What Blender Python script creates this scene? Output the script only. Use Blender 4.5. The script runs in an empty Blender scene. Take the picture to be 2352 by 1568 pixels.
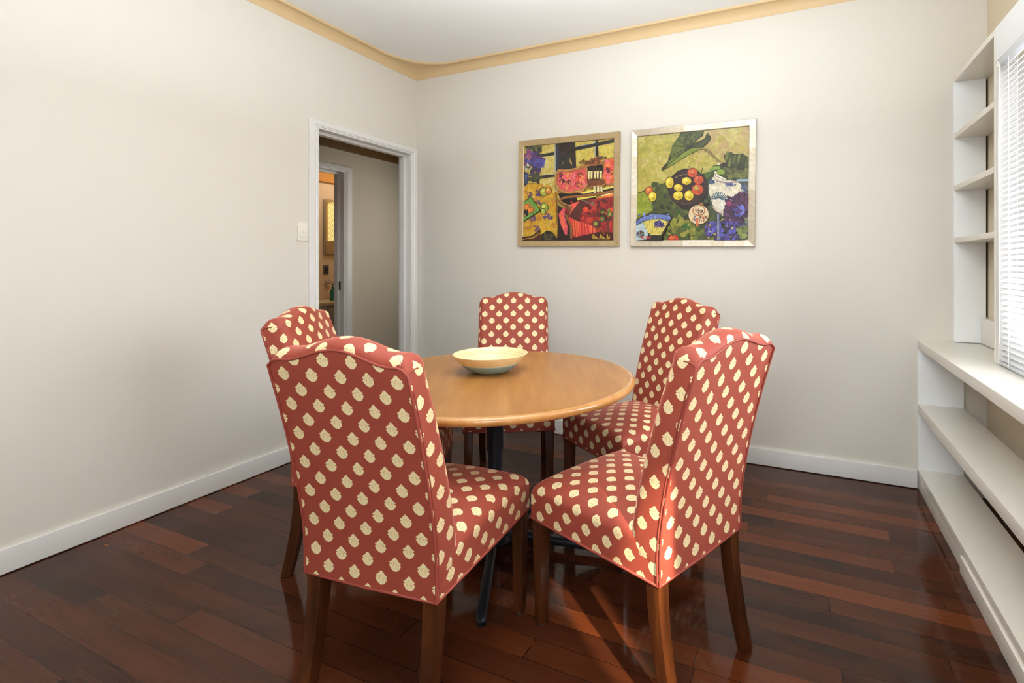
import bpy, bmesh, math, random
from mathutils import Vector, Matrix
random.seed(7)
C = bpy.context.scene.collection
PI = math.pi

# ------------------------------------------------------------------ colour / node helpers
def lin(c):
    c = c / 255.0
    return c / 12.92 if c <= 0.04045 else ((c + 0.055) / 1.055) ** 2.4
def rgb(r, g, b):
    return (lin(r), lin(g), lin(b), 1.0)

class N:
    """wraps a node socket so that node maths reads like arithmetic"""
    def __init__(s, nt, sock): s.nt, s.s = nt, sock
    def _m(s, op, *o):
        n = s.nt.nodes.new('ShaderNodeMath'); n.operation = op
        for i, v in enumerate((s,) + o):
            if isinstance(v, N): s.nt.links.new(v.s, n.inputs[i])
            else: n.inputs[i].default_value = v
        return N(s.nt, n.outputs[0])
    def __add__(s, o): return s._m('ADD', o)
    def __sub__(s, o): return s._m('SUBTRACT', o)
    def __mul__(s, o): return s._m('MULTIPLY', o)
    def __truediv__(s, o): return s._m('DIVIDE', o)
    def mod(s, o): return s._m('FLOORED_MODULO', o)
    def floor(s): return s._m('FLOOR')
    def abs(s): return s._m('ABSOLUTE')
    def lt(s, o): return s._m('LESS_THAN', o)
    def gt(s, o): return s._m('GREATER_THAN', o)
    def pow(s, o): return s._m('POWER', o)
    def sin(s): return s._m('SINE')
    def max(s, o): return s._m('MAXIMUM', o)
    def min(s, o): return s._m('MINIMUM', o)
    def sqrt(s): return s._m('SQRT')

class Mat:
    def __init__(s, name):
        s.m = bpy.data.materials.new(name); s.m.use_nodes = True
        s.nt = s.m.node_tree; s.b = s.nt.nodes['Principled BSDF']
        s.out = s.nt.nodes['Material Output']
    def node(s, t, **kw):
        n = s.nt.nodes.new(t)
        for k, v in kw.items(): setattr(n, k, v)
        return n
    def link(s, a, b): s.nt.links.new(a.s if isinstance(a, N) else a, b)
    def set(s, **kw):
        for k, v in kw.items():
            i = s.b.inputs[k.replace('_', ' ')]
            if hasattr(v, 's') or isinstance(v, bpy.types.NodeSocket): s.link(v, i)
            else: i.default_value = v
        return s
    def coord(s, kind='Object'):
        return s.node('ShaderNodeTexCoord').outputs[kind]
    def xyz(s, sock):
        n = s.node('ShaderNodeSeparateXYZ'); s.link(sock, n.inputs[0])
        return [N(s.nt, o) for o in n.outputs]
    def vec(s, x, y, z=0.0):
        n = s.node('ShaderNodeCombineXYZ')
        for i, v in enumerate((x, y, z)):
            if isinstance(v, N): s.link(v, n.inputs[i])
            else: n.inputs[i].default_value = v
        return n.outputs[0]
    def noise(s, vec, scale, detail=2.0, rough=0.5, out=0):
        n = s.node('ShaderNodeTexNoise'); n.inputs['Scale'].default_value = scale
        n.inputs['Detail'].default_value = detail; n.inputs['Roughness'].default_value = rough
        s.link(vec, n.inputs['Vector']); return N(s.nt, n.outputs[out])
    def white(s, vec):
        n = s.node('ShaderNodeTexWhiteNoise', noise_dimensions='3D'); s.link(vec, n.inputs['Vector'])
        return N(s.nt, n.outputs['Value'])
    def ramp(s, fac, stops, interp='LINEAR'):
        n = s.node('ShaderNodeValToRGB'); cr = n.color_ramp; cr.interpolation = interp
        while len(cr.elements) < len(stops): cr.elements.new(0.5)
        for e, (p, c) in zip(cr.elements, stops):
            e.position = p; e.color = c if len(c) == 4 else (*c, 1)
        s.link(fac, n.inputs[0]); return n.outputs[0]
    def mix(s, fac, a, b, mode='MIX'):
        n = s.node('ShaderNodeMix', data_type='RGBA', blend_type=mode)
        for v, i in ((fac, n.inputs[0]), (a, n.inputs[6]), (b, n.inputs[7])):
            if isinstance(v, (N, bpy.types.NodeSocket)): s.link(v, i)
            else: i.default_value = v
        return n.outputs[2]
    def bump(s, h, strength=0.2, dist=0.002):
        n = s.node('ShaderNodeBump'); n.inputs['Strength'].default_value = strength
        n.inputs['Distance'].default_value = dist; s.link(h, n.inputs['Height'])
        s.link(n.outputs[0], s.b.inputs['Normal'])

def paint(name, col, rough=0.5, var=0.03, bump=0.0, scale=3.0, bscale=250):
    m = Mat(name); o = m.coord()
    n = m.noise(o, scale, 3)
    d = tuple(max(0, c * (1 - var)) for c in col[:3]) + (1,)
    l = tuple(min(1, c * (1 + var)) for c in col[:3]) + (1,)
    m.set(Base_Color=m.mix(n, d, l), Roughness=rough)
    if bump: m.bump(m.noise(o, bscale, 3), bump, 0.001)
    return m.m

M = {}
M['wall'] = paint('wall_paint', rgb(219, 213, 203), 0.42, 0.012, 0.12, 1.5, 220)
M['wall_beige'] = paint('beige_wall_paint', rgb(222, 206, 178), 0.5, 0.015, 0.1)
M['wall_hall'] = paint('hall_wall_paint', rgb(206, 197, 178), 0.6, 0.02, 0.1)
M['ceiling'] = paint('ceiling_paint', rgb(236, 233, 227), 0.8, 0.01, 0.05)
M['cornice'] = paint('tan_cornice_paint', rgb(216, 186, 140), 0.55, 0.02)
M['cornice_shaded'] = paint('shaded_hall_cornice', rgb(112, 82, 42), 0.6, 0.04)  # tan cornice with the hall's darkness put into its colour, ceiling too
M['trim'] = paint('white_gloss_paint', rgb(226, 223, 220), 0.22, 0.015, 0.06, 5, 60)
M['shelf'] = paint('cream_shelf_paint', rgb(232, 226, 215), 0.3, 0.02, 0.1, 4, 120)
M['panel'] = paint('white_panel_paint', rgb(243, 245, 246), 0.4, 0.02, 0.1, 4, 120)
def blind_mat():
    m = Mat('white_blind_slats'); m.set(Base_Color=rgb(236, 237, 238), Roughness=0.4)
    t = m.node('ShaderNodeBsdfTranslucent'); t.inputs[0].default_value = rgb(236, 238, 242)
    mx = m.node('ShaderNodeMixShader'); mx.inputs[0].default_value = .42
    m.link(m.b.outputs[0], mx.inputs[1]); m.link(t.outputs[0], mx.inputs[2]); m.link(mx.outputs[0], m.out.inputs[0])
    return m.m
M['blind'] = blind_mat()
M['cord'] = paint('white_cord', rgb(236, 234, 230), 0.6, 0.02)
M['plastic'] = paint('white_plastic', rgb(232, 226, 214), 0.3, 0.01)
M['bath_wall'] = paint('peach_bathroom_wall', rgb(222, 192, 156), 0.5, 0.03)
M['bath_trim'] = paint('amber_bathroom_band', rgb(205, 140, 60), 0.5, 0.03)
M['counter_stone'] = paint('beige_vanity_top', rgb(214, 190, 150), 0.3, 0.08, 0, 40)
M['vanity'] = paint('grey_vanity_paint', rgb(190, 180, 165), 0.4, 0.02)
M['bronze'] = paint('dark_bronze', rgb(60, 38, 22), 0.35, 0.1)
M['outlet'] = paint('grey_outlet', rgb(95, 88, 92), 0.35, 0.05)
M['outlet_dark'] = paint('dark_outlet_face', rgb(50, 50, 62), 0.3, 0.05)
M['dark_gap'] = paint('dark_gap', rgb(62, 44, 28), 0.8, 0.1)
M['glide'] = paint('grey_glide', rgb(84, 80, 78), 0.4, 0.1)
M['rubber'] = paint('black_rubber', rgb(20, 20, 22), 0.45, 0.1)

def floor_mat():
    m = Mat('dark_jarrah_boards'); x, y, z = m.xyz(m.coord())
    w = 0.0855
    row = ((y - 0.0509) / w).floor()
    r1 = m.white(m.vec(row, 3.1, 0.7))
    L = 1.15
    xs = x + r1 * 7.0 + 20.0
    idx = (xs / L).floor()
    val = m.white(m.vec(row, idx, 5.0))
    fy = (y - 0.0509).mod(w) / w; fx = xs.mod(L)
    edge = (fy - 0.5).abs().gt(0.487)
    end = (fx - L / 2).abs().gt(L / 2 - 0.0016)
    gapn = m.noise(m.vec(x * 1.2, y * 9.0, 1.0), 1.6, 2)
    gap = edge.max(end) * (gapn.gt(0.42))
    base = m.ramp(val, [(0.0, rgb(46, 26, 18)), (0.22, rgb(56, 29, 19)), (0.5, rgb(67, 34, 21)),
                        (0.76, rgb(78, 39, 22)), (0.9, rgb(94, 47, 25)), (1.0, rgb(112, 57, 29))])
    grain = m.noise(m.vec(x * 2.0, y * 60.0, val * 9.0), 2.2, 4, 0.6)
    base = m.mix(0.55, base, m.ramp(grain, [(0.3, (0.5, 0.48, 0.46)), (0.7, (1, 1, 1))]), 'MULTIPLY')
    fineg = m.noise(m.vec(x * 7.0, y * 330.0, val * 4.0), 1.6, 3, 0.65)
    base = m.mix(0.6, base, m.ramp(fineg, [(0.3, (0.62, 0.6, 0.58)), (0.7, (1.12, 1.12, 1.12))]), 'MULTIPLY')
    cloud = m.noise(m.vec(x * 1.3, y * 6.0, val * 5.0), 2.0, 1)
    base = m.mix(m.ramp(cloud, [(0.35, (0, 0, 0)), (0.9, (0.4, 0.4, 0.4))]), base, rgb(104, 54, 30))
    # pale sapwood streaks along a few board edges
    st = m.noise(m.vec(x * 0.8, row * 3.7, 8.0), 1.1, 1).gt(0.72) * (fy - 0.92).abs().lt(0.05 * 1.0)
    base = m.mix(st * 0.55, base, rgb(150, 86, 36))
    base = m.mix(gap * 0.8, base, rgb(14, 8, 6))
    m.set(Base_Color=base, Roughness=m.noise(m.vec(x, y, 0.0), 6, 3) * 0.05 + 0.06)
    m.set(IOR=1.335)
    h = m.noise(m.vec(x, y, 0.0), 9, 2) * 0.6 - gap * 0.3 + m.noise(m.vec(x, y, 2.0), 90, 2) * 0.05
    m.bump(h, 0.10, 0.004)
    return m.m
M['floor'] = floor_mat()

def wood(name, cols, rough, sx, sy, sz, coat=0.0, kind='Object', bump=0.05, rot=0.0):
    m = Mat(name); mp = m.node('ShaderNodeMapping'); m.link(m.coord(kind), mp.inputs[0])
    mp.inputs['Rotation'].default_value = (0, 0, rot)
    mp2 = m.node('ShaderNodeMapping'); m.link(mp.outputs[0], mp2.inputs[0]); mp2.inputs['Scale'].default_value = (sx, sy, sz)
    n = m.noise(mp2.outputs[0], 1.0, 4, 0.55)
    c = m.ramp(n, [(0.28, cols[0]), (0.5, cols[1]), (0.72, cols[2])])
    fine = m.noise(mp2.outputs[0], 7.0, 2)
    c = m.mix(0.25, c, m.ramp(fine, [(0.35, (0.7, 0.66, 0.6)), (0.65, (1, 1, 1))]), 'MULTIPLY')
    m.set(Base_Color=c, Roughness=rough, Coat_Weight=coat, Coat_Roughness=0.08)
    m.bump(fine, bump, 0.001)
    return m.m
M['leg'] = wood('brown_varnished_leg', (rgb(48, 24, 11), rgb(72, 37, 16), rgb(96, 52, 22)), 0.28, 26, 26, 3.0, 0.4)
M['laminate'] = wood('beech_laminate', (rgb(155, 102, 50), rgb(166, 113, 57), rgb(176, 124, 66)), 0.32, 3.0, 26, 1, 0.0, rot=math.radians(-120))
M['edge_wood'] = wood('beech_edge', (rgb(178, 122, 64), rgb(190, 134, 74), rgb(204, 150, 90)), 0.25, 14, 14, 3, 0.5)

def fabric_mat():
    m = Mat('terracotta_fabric_with_cream_motifs')
    uv = m.coord('UV'); u, v, _ = m.xyz(uv)
    a, b = 0.0865, 0.0835
    wob = m.noise(uv, 30, 1)
    row = (v / (b / 2)).floor()
    y = ((v).mod(b / 2) - b / 4) / 0.0188
    x = ((u + row.mod(2.0) * (a / 2)).mod(a) - a / 2) / 0.0179
    ser = m.noise(uv, 620, 1) - 0.5
    xs = x + ser * 0.22; ys = y + (m.noise(m.vec(v, u, 4.0), 560, 1) - 0.5) * 0.16
    W = [(-1.0, 0), (-.95, .28), (-.82, .52), (-.58, .78), (-.32, .94), (-.16, 1.0), (-.07, .96), (.0, .74), (.05, .76), (.13, .97),
         (.27, .95), (.37, .78), (.44, .60), (.54, .55), (.64, .42), (.75, .34), (.86, .22), (.95, .11), (1.0, 0)]
    wd = m.ramp(ys * 0.5 + 0.5, [((p + 1) / 2, (h, h, h)) for p, h in W])
    inside = (N(m.nt, wd) - xs.abs()).gt(0.0) * ys.abs().lt(0.99)
    ax = x.abs()
    v1 = (ax - 0.24 - (y + 0.05).abs() * 0.5).abs().lt(0.045) * (y + 0.15).abs().lt(0.27)
    v3 = (ax * 0.7 + y - 0.38).abs().lt(0.05) * ax.lt(0.36) * ax.gt(0.05)
    v4 = (ax - 0.62 + (y - 0.1).abs() * 0.6).abs().lt(0.035) * (y - 0.02).abs().lt(0.2)
    vein = v1.max(v3).max(v4) * m.noise(uv, 480, 1).gt(0.47)
    fine = m.noise(m.vec(u * 0.55, v * 1.6, 0.0), 620, 2, 0.7)
    red = m.ramp(fine, [(0.3, rgb(130, 52, 38)), (0.5, rgb(148, 62, 46)), (0.75, rgb(168, 82, 63))])
    red = m.mix(m.noise(uv, 7, 2) * 0.3, red, rgb(156, 72, 56))
    cream = m.ramp(m.noise(uv, 900, 1), [(0.3, rgb(214, 190, 138)), (0.7, rgb(240, 226, 182))])
    cream = m.mix(vein * 0.65, cream, rgb(158, 92, 54))
    m.set(Base_Color=m.mix(inside, red, cream), Roughness=0.62)
    m.set(Sheen_Weight=0.8, Sheen_Roughness=0.32, Specular_IOR_Level=0.4)
    m.b.inputs['Sheen Tint'].default_value = rgb(255, 170, 150)
    m.bump(fine + inside * 0.5, 0.25, 0.0012)
    return m.m
M['fabric'] = fabric_mat()
M['piping'] = paint('terracotta_piping', rgb(146, 62, 49), 0.6, 0.12, 0.3, 120, 900)

def metal(name, col, rough, metallic=1.0, var=0.05, scale=8):
    m = Mat(name); n = m.noise(m.coord(), scale, 2)
    d = tuple(c * (1 - var) for c in col[:3]) + (1,); l = tuple(min(1, c * (1 + var)) for c in col[:3]) + (1,)
    m.set(Base_Color=m.mix(n, d, l), Roughness=rough, Metallic=metallic); return m.m
M['table_metal'] = metal('charcoal_coated_steel', rgb(44, 46, 54), 0.28, 0.35, 0.08)
M['chrome'] = metal('chrome', rgb(215, 212, 205), 0.15)

def frame_mat(name, c0, c1, c2, blocks):
    m = Mat(name); x, y, z = m.xyz(m.coord())
    k = z.abs().gt(x.abs()); s = x * k + z * (k * -1.0 + 1.0)
    band = m.white(m.vec((s / blocks).floor(), 1.0, 2.0))
    br = m.noise(m.vec(x * 9.0, 0.0, z * 9.0), 5, 3)
    c = m.ramp(band * 0.3 + br * 0.7, [(0.2, c0), (0.5, c1), (0.8, c2)])
    m.set(Base_Color=c, Roughness=0.34, Metallic=0.55); return m.m
M['frame_gold'] = frame_mat('champagne_frame', rgb(180, 154, 112), rgb(190, 166, 126), rgb(198, 176, 138), 0.05)
M['frame_silver'] = frame_mat('pale_silver_gilt_frame', rgb(184, 166, 138), rgb(204, 192, 172), rgb(222, 214, 202), 0.042)

def canvas_mat():
    m = Mat('painted_canvas')
    at = m.node('ShaderNodeVertexColor'); at.layer_name = 'Col'
    o = m.coord()
    n = m.noise(o, 34, 4, 0.65); n2 = m.noise(o, 120, 3, 0.6)
    c = m.mix(0.5, at.outputs[0], m.ramp(n, [(0.3, (0.45, 0.42, 0.36)), (0.62, (1.12, 1.12, 1.1))]), 'MULTIPLY')
    c = m.mix(0.35, c, m.ramp(n2, [(0.3, (0.5, 0.5, 0.5)), (0.6, (1.1, 1.1, 1.1))]), 'MULTIPLY')
    m.set(Base_Color=c, Roughness=0.45); return m.m
M['canvas'] = canvas_mat()

def glass_mat(name, refl=0.06, tint=(1, 1, 1, 1)):
    m = Mat(name); m.nt.nodes.remove(m.b)
    t = m.node('ShaderNodeBsdfTransparent'); t.inputs[0].default_value = tint
    g = m.node('ShaderNodeBsdfGlossy'); g.inputs['Roughness'].default_value = 0.03
    f = m.node('ShaderNodeFresnel'); f.inputs[0].default_value = 1.45
    k = N(m.nt, f.outputs[0]) * (refl / 0.06)
    mx = m.node('ShaderNodeMixShader'); m.link(k, mx.inputs[0])
    m.link(t.outputs[0], mx.inputs[1]); m.link(g.outputs[0], mx.inputs[2]); m.link(mx.outputs[0], m.out.inputs[0])
    return m.m
M['glass'] = glass_mat('clear_glass', 0.06)
M['glass_picture'] = glass_mat('picture_glass', 0.035)

def mirror_mat():
    m = Mat('mirror'); m.set(Base_Color=rgb(205, 195, 160), Metallic=1.0, Roughness=0.03)
    return m.m
M['mirror'] = mirror_mat()

def diamond_glass():
    m = Mat('diamond_patterned_window'); x, y, z = m.xyz(m.coord())
    p = ((x * 22.0 + z * 15.0).mod(1.0) - 0.5).abs().gt(0.41)
    q = ((x * 22.0 - z * 15.0).mod(1.0) - 0.5).abs().gt(0.41)
    k = p.max(q)
    m.set(Base_Color=rgb(230, 220, 170), Roughness=0.4)
    m.b.inputs['Emission Color'].default_value = (1, .92, .62, 1)
    m.link(m.mix(k, (1.0, 0.92, 0.55, 1), (0.30, 0.22, 0.08, 1)), m.b.inputs['Emission Color'])
    m.b.inputs['Emission Strength'].default_value = 1.25
    return m.m
M['bath_window'] = diamond_glass()

def bowl_mat():
    m = Mat('spun_bamboo'); x, y, z = m.xyz(m.coord())
    r = (x * x + y * y).sqrt()
    k = m.noise(m.vec(r * 95.0 + z * 110.0, m.noise(m.coord(), 8, 1) * 1.5, 0.0), 1.0, 2)
    c = m.ramp(k, [(0.3, rgb(214, 180, 122)), (0.5, rgb(236, 212, 160)), (0.7, rgb(246, 230, 186))])
    m.set(Base_Color=c, Roughness=0.35); return m.m
M['bamboo'] = bowl_mat()
M['teal'] = paint('pale_teal_lacquer', rgb(140, 168, 164), 0.4, 0.04)
def soap_mat():
    m = Mat('green_soap_plastic'); m.set(Base_Color=rgb(40, 130, 110), Roughness=0.15); return m.m
M['soap'] = soap_mat()

# ------------------------------------------------------------------ mesh helpers
def finish(bm, name, mat, parent=None, smooth=None, bevel=0.0, loc=None):
    me = bpy.data.meshes.new(name)
    bmesh.ops.recalc_face_normals(bm, faces=bm.faces)
    if bevel:
        es = [e for e in bm.edges if len(e.link_faces) == 2 and e.calc_face_angle(0) > 0.6]
        bmesh.ops.bevel(bm, geom=es, offset=bevel, segments=2, profile=0.7, affect='EDGES', clamp_overlap=True)
    bm.to_mesh(me); bm.free()
    if smooth is not None:
        for p in me.polygons: p.use_smooth = True
        me.set_sharp_from_angle(angle=math.radians(smooth))
    for mm in (mat if isinstance(mat, (list, tuple)) else [mat]): me.materials.append(mm)
    o = bpy.data.objects.new(name, me); C.objects.link(o)
    if parent: o.parent = parent
    if loc: o.location = loc
    return o
def box(bm, x0, x1, y0, y1, z0, z1):
    g = bmesh.ops.create_cube(bm, size=1.0)['verts']
    for v in g:
        v.co = Vector((x0 + (v.co.x + .5) * (x1 - x0), y0 + (v.co.y + .5) * (y1 - y0), z0 + (v.co.z + .5) * (z1 - z0)))
    return g
def boxes(name, mat, bs, parent=None, bevel=0.0):
    bm = bmesh.new()
    for b in bs: box(bm, *b)
    return finish(bm, name, mat, parent, bevel=bevel, smooth=35 if bevel else None)
def tube(bm, pts, r, seg=8, closed=False):
    pts = [Vector(p) for p in pts]; n = len(pts); rings = []
    up = None
    for i, p in enumerate(pts):
        a = pts[(i - 1) % n] if (closed or i > 0) else p
        c = pts[(i + 1) % n] if (closed or i < n - 1) else p
        t = (c - a).normalized()
        if up is None:
            up = Vector((0, 0, 1)) if abs(t.z) < 0.9 else Vector((0, 1, 0))
        s = t.cross(up).normalized(); up = s.cross(t).normalized()
        rr = r[i] if isinstance(r, (list, tuple)) else r
        rings.append([bm.verts.new(p + (s * math.cos(2 * PI * k / seg) + up * math.sin(2 * PI * k / seg)) * rr) for k in range(seg)])
    for i in range(n if closed else n - 1):
        A, B = rings[i], rings[(i + 1) % n]
        for k in range(seg): bm.faces.new((A[k], A[(k + 1) % seg], B[(k + 1) % seg], B[k]))
    if not closed:
        bm.faces.new(rings[0]); bm.faces.new(list(reversed(rings[-1])))
def lathe(bm, prof, seg=64, cap=True, c=(0, 0)):
    rings = []
    for r, z in prof:
        if r < 1e-6: rings.append([bm.verts.new((c[0], c[1], z))])
        else: rings.append([bm.verts.new((c[0] + r * math.cos(2 * PI * k / seg), c[1] + r * math.sin(2 * PI * k / seg), z)) for k in range(seg)])
    for A, B in zip(rings, rings[1:]):
        for k in range(seg):
            k2 = (k + 1) % seg
            if len(A) == 1 and len(B) == 1: continue
            if len(A) == 1: bm.faces.new((A[0], B[k], B[k2]))
            elif len(B) == 1: bm.faces.new((A[k], A[k2], B[0]))
            else: bm.faces.new((A[k], A[k2], B[k2], B[k]))
    if cap:
        for R in (rings[0], rings[-1]):
            if len(R) > 1: bm.faces.new(R)
def loft(bm, rings, cap=True):
    vs = [[bm.verts.new(p) for p in r] for r in rings]
    for A, B in zip(vs, vs[1:]):
        n = len(A)
        for k in range(n): bm.faces.new((A[k], A[(k + 1) % n], B[(k + 1) % n], B[k]))
    if cap: bm.faces.new(vs[0]); bm.faces.new(list(reversed(vs[-1])))
def empty(name, loc=(0, 0, 0), rz=0.0):
    o = bpy.data.objects.new(name, None); C.objects.link(o)
    o.location = loc; o.rotation_euler = (0, 0, rz); o.empty_display_size = 0.1
    return o
def tag(o, label, cat, group=None):
    o['label'] = label; o['category'] = cat
    if group: o['group'] = group
    return o
def struct(o): o['kind'] = 'structure'; return o

# ------------------------------------------------------------------ measurements of the room
XL, YB, XR = -2.866, 3.181, 0.893       # left wall, back wall, right wall
YF = -1.1                               # wall behind the camera
ZC = 2.76                               # ceiling
WT = 0.12                               # partition thickness
DY0, DY1, DZ = 2.262, 3.128, 2.105      # door opening in the left wall
HX = -4.0                               # far wall of the hall

# ------------------------------------------------------------------ shell
struct(boxes('floor', M['floor'], [(-6.2, 1.3, YF - .2, 5.0, -0.1, 0.0)]))
struct(boxes('wall_left', M['wall'], [(XL - WT, XL, YF - .2, DY0, 0, ZC + .1), (XL - WT, XL, DY1, 4.72, 0, ZC + .1), (XL - WT, XL, DY0, DY1, DZ, ZC + .1)]))
struct(boxes('wall_back', M['wall'], [(XL, XR + .15, YB, YB + .12, 0, ZC + .1)]))
WY0, WY1, WZ0, WZ1 = 0.95, 2.50, 0.86, 2.03
struct(boxes('wall_right', M['wall_beige'], [(XR, XR + .15, YF - .2, WY0, 0, ZC + .1), (XR, XR + .15, WY1, YB, 0, ZC + .1),
                                            (XR, XR + .15, WY0, WY1, 0, WZ0), (XR, XR + .15, WY0, WY1, WZ1, ZC + .1)]))
struct(boxes('wall_front', M['wall'], [(XL, XR, YF - .15, YF, 0, ZC + .1)]))
struct(boxes('ceiling', M['ceiling'], [(XL, XR, YF, YB, ZC, ZC + .1)]))

# coved cornice with a rounded inner corner at the ceiling
def cornice():
    bm = bmesh.new()
    OFF, DROP, R = 0.086, 0.060, 0.36
    outer, inner = [], []
    n = 14
    A = [(0.0, t) for t in (0.0, .5, 1.0)]
    def add(o, i): outer.append(Vector(o)); inner.append(Vector(i))
    for y in (YF, 0.5, 1.8, YB - OFF - R): add((XL, y), (XL + OFF, y))
    cx, cy = XL + OFF + R, YB - OFF - R
    for k in range(1, n):
        a = PI - (PI / 2) * k / n
        ip = (cx + R * math.cos(a), cy + R * math.sin(a))
        t = k / n
        if t < .5: op = (XL, cy + (YB - cy) * (t / .5))
        else: op = (XL + (cx - XL) * ((t - .5) / .5), YB)
        add(op, ip)
    for x in (cx, -1.0, 0.0, XR): add((x, YB), (x, YB - OFF))
    prof = [(0, 0), (.03, .0), (.05, .12), (.09, .34), (.17, .56), (.30, .74), (.46, .85), (.64, .90), (.78, .91), (.79, .80), (.84, .78), (.93, .79), (.98, .86), (1.0, 1.0)]
    rows = []
    for o, i in zip(outer, inner):
        rows.append([bm.verts.new((*(o + (i - o) * a), ZC - DROP + DROP * b)) for a, b in prof])
    for r0, r1 in zip(rows, rows[1:]):
        for k in range(len(prof) - 1): bm.faces.new((r0[k], r0[k + 1], r1[k + 1], r1[k]))
    return finish(bm, 'trim_1', M['cornice'], smooth=50)
struct(cornice())

def baseboard(name, path_boxes): return struct(boxes(name, M['trim'], path_boxes, bevel=0.004))
baseboard('baseboard_left', [(XL, XL + .018, YF, DY0 - .05, .004, .100)])
baseboard('baseboard_back', [(XL + .02, .585, YB - .018, YB, .004, .100)])

# ------------------------------------------------------------------ doorway, hall and bathroom behind it
def doorway(name, xf, xb, y0, y1, z, cw_l, cw_r):
    """stepped jamb + moulded casing; xf is the face towards the room (+X side), xb the other face"""
    e = struct(empty(name, (xf, (y0 + y1) / 2, 0)))
    ox, oy = -xf, -(y0 + y1) / 2
    def B(n, bs, bev=0.003):
        return boxes(n, M['trim'], [(a + ox, b + ox, c + oy, d + oy, f, g) for a, b, c, d, f, g in bs], e, bev)
    j = 0.018
    B('jamb', [(xb, xf, y0, y0 + j, 0, z), (xb, xf, y1 - j, y1, 0, z), (xb, xf, y0, y1, z - j, z)])
    s = 0.037; xm = (xf + xb) / 2
    B('door_stop', [(xm - .035, xm + .012, y0 + j, y0 + s, 0, z - s), (xm - .035, xm + .012, y1 - s, y1 - j, 0, z - s), (xm - .035, xm + .012, y0 + j, y1 - j, z - s, z - j)], 0.002)
    c = 0.062
    po = [(y0 - cw_l, 0), (y0 - cw_l, z + .034), (y1 + cw_r, z + .034), (y1 + cw_r, 0)]
    pi = [(y0 + .016, 0), (y0 + .016, z - .020), (y1 - .016, z - .020), (y1 - .016, 0)]
    bm = bmesh.new(); rows = []
    for (oy_, oz_), (iy_, iz_) in zip(po, pi):
        rows.append([bm.verts.new((xf + h + ox, oy_ + (iy_ - oy_) * t + oy, oz_ + (iz_ - oz_) * t)) for t, h in
                     [(0, 0), (0, .017), (.04, .020), (.56, .020), (.62, .016), (.66, .015), (.70, .018), (.75, .018), (.79, .012), (.84, .012), (.87, .015), (.96, .013), (1, .009), (1, 0)]])
    for r0, r1 in zip(rows, rows[1:]):
        for k in range(len(r0)):
            k2 = (k + 1) % len(r0); bm.faces.new((r0[k], r0[k2], r1[k2], r1[k]))
    bm.faces.new(rows[0]); bm.faces.new(rows[-1])
    finish(bm, 'casing', M['trim'], e, 25)
    return e
doorway('door_1', XL, XL - WT, DY0, DY1, DZ, 0.058, 0.05)
B2Y0, B2Y1 = 2.62, 3.466
d2 = doorway('door_2', HX, HX - WT, B2Y0, B2Y1, 2.10, 0.07, 0.074)
boxes('strike_plate', M['bronze'], [(-.060, -.030, B2Y1 - .0245 - (B2Y0 + B2Y1) / 2, B2Y1 - .0215 - (B2Y0 + B2Y1) / 2, .955, 1.04)], d2)

HB = 4.6
struct(boxes('wall_hall', M['wall_hall'], [(HX - WT, HX, 0.6, B2Y0, 0, 2.5), (HX - WT, HX, B2Y1, HB, 0, 2.5), (HX - WT, HX, B2Y0, B2Y1, 2.10, 2.5),
                                           (HX - WT, XL - WT, HB, HB + .12, 0, 2.5), (HX - WT, XL - WT, 0.5, 0.6, 0, 2.5)]))
struct(boxes('ceiling_hall', M['cornice_shaded'], [(HX - WT, XL - WT, 0.5, HB + .12, 2.42, 2.5)]))
struct(boxes('trim_2', M['cornice_shaded'], [(HX, HX + .03, 0.6, HB, 2.285, 2.42)], bevel=.006))
BX = -5.0
struct(boxes('wall_bathroom_back', M['bath_wall'], [(BX - .1, BX, 1.6, HB, 0, 2.5)]))
struct(boxes('wall_bathroom_side', M['bath_wall'], [(BX - .1, HX - WT, 1.5, 1.6, 0, 2.5)]))
struct(boxes('wall_bathroom_end', M['bath_wall'], [(BX, -4.62, HB, HB + .1, 0, 2.5), (-4.30, HX - WT, HB, HB + .1, 0, 2.5), (-4.62, -4.30, HB, HB + .1, 0, 1.50), (-4.62, -4.30, HB, HB + .1, 2.0, 2.5)]))
struct(boxes('ceiling_bathroom', M['bath_trim'], [(BX - .1, HX - WT, 1.5, HB + .1, 2.42, 2.5)]))
struct(boxes('trim_3', M['bath_trim'], [(BX, BX + .03, 1.6, HB, 2.14, 2.42)], bevel=.006))
w2 = struct(boxes('window_2', M['bath_window'], [(-4.62, -4.30, HB + .03, HB + .05, 1.50, 2.0)]))

# vanity with drawer, tap, bottle, mirror and outlet
van = tag(empty('vanity_cabinet', (-4.78, 3.95, 0)), 'grey vanity cabinet with beige top in the bathroom beyond the doorway', 'cabinet')
boxes('carcass', M['vanity'], [(-.21, .20, -.65, .64, 0.0, .762)], van, .004)
boxes('vanity_top', M['counter_stone'], [(-.21, .23, -.65, .645, .764, .80)], van, .006)
for k in range(3):
    dr = boxes('drawer', M['vanity'], [(.20, .216, -.63 + k * .425, -.63 + k * .425 + .41, .56, .745)], van, .004)
    boxes('handle', M['chrome'], [(.216, .236, -.50 + k * .425, -.36 + k * .425, .645, .657)], dr, .003)
mir = tag(empty('mirror_cabinet', (BX, 4.26, 1.63)), 'small wall mirror reflecting a bright lattice window, seen in the bathroom', 'mirror')
boxes('cabinet_body', M['chrome'], [(0, .028, -.215, .215, -.315, .315)], mir, .004)
boxes('mirror_glass', M['mirror'], [(.0285, .032, -.210, .210, -.310, .310)], mir)
ol = tag(empty('power_outlet', (BX, 4.075, 1.14)), 'dark grey power outlet on the peach bathroom wall below the mirror', 'power outlet')
boxes('cover_plate', M['outlet'], [(0, .01, -.032, .032, -.052, .052)], ol, .003)
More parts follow.
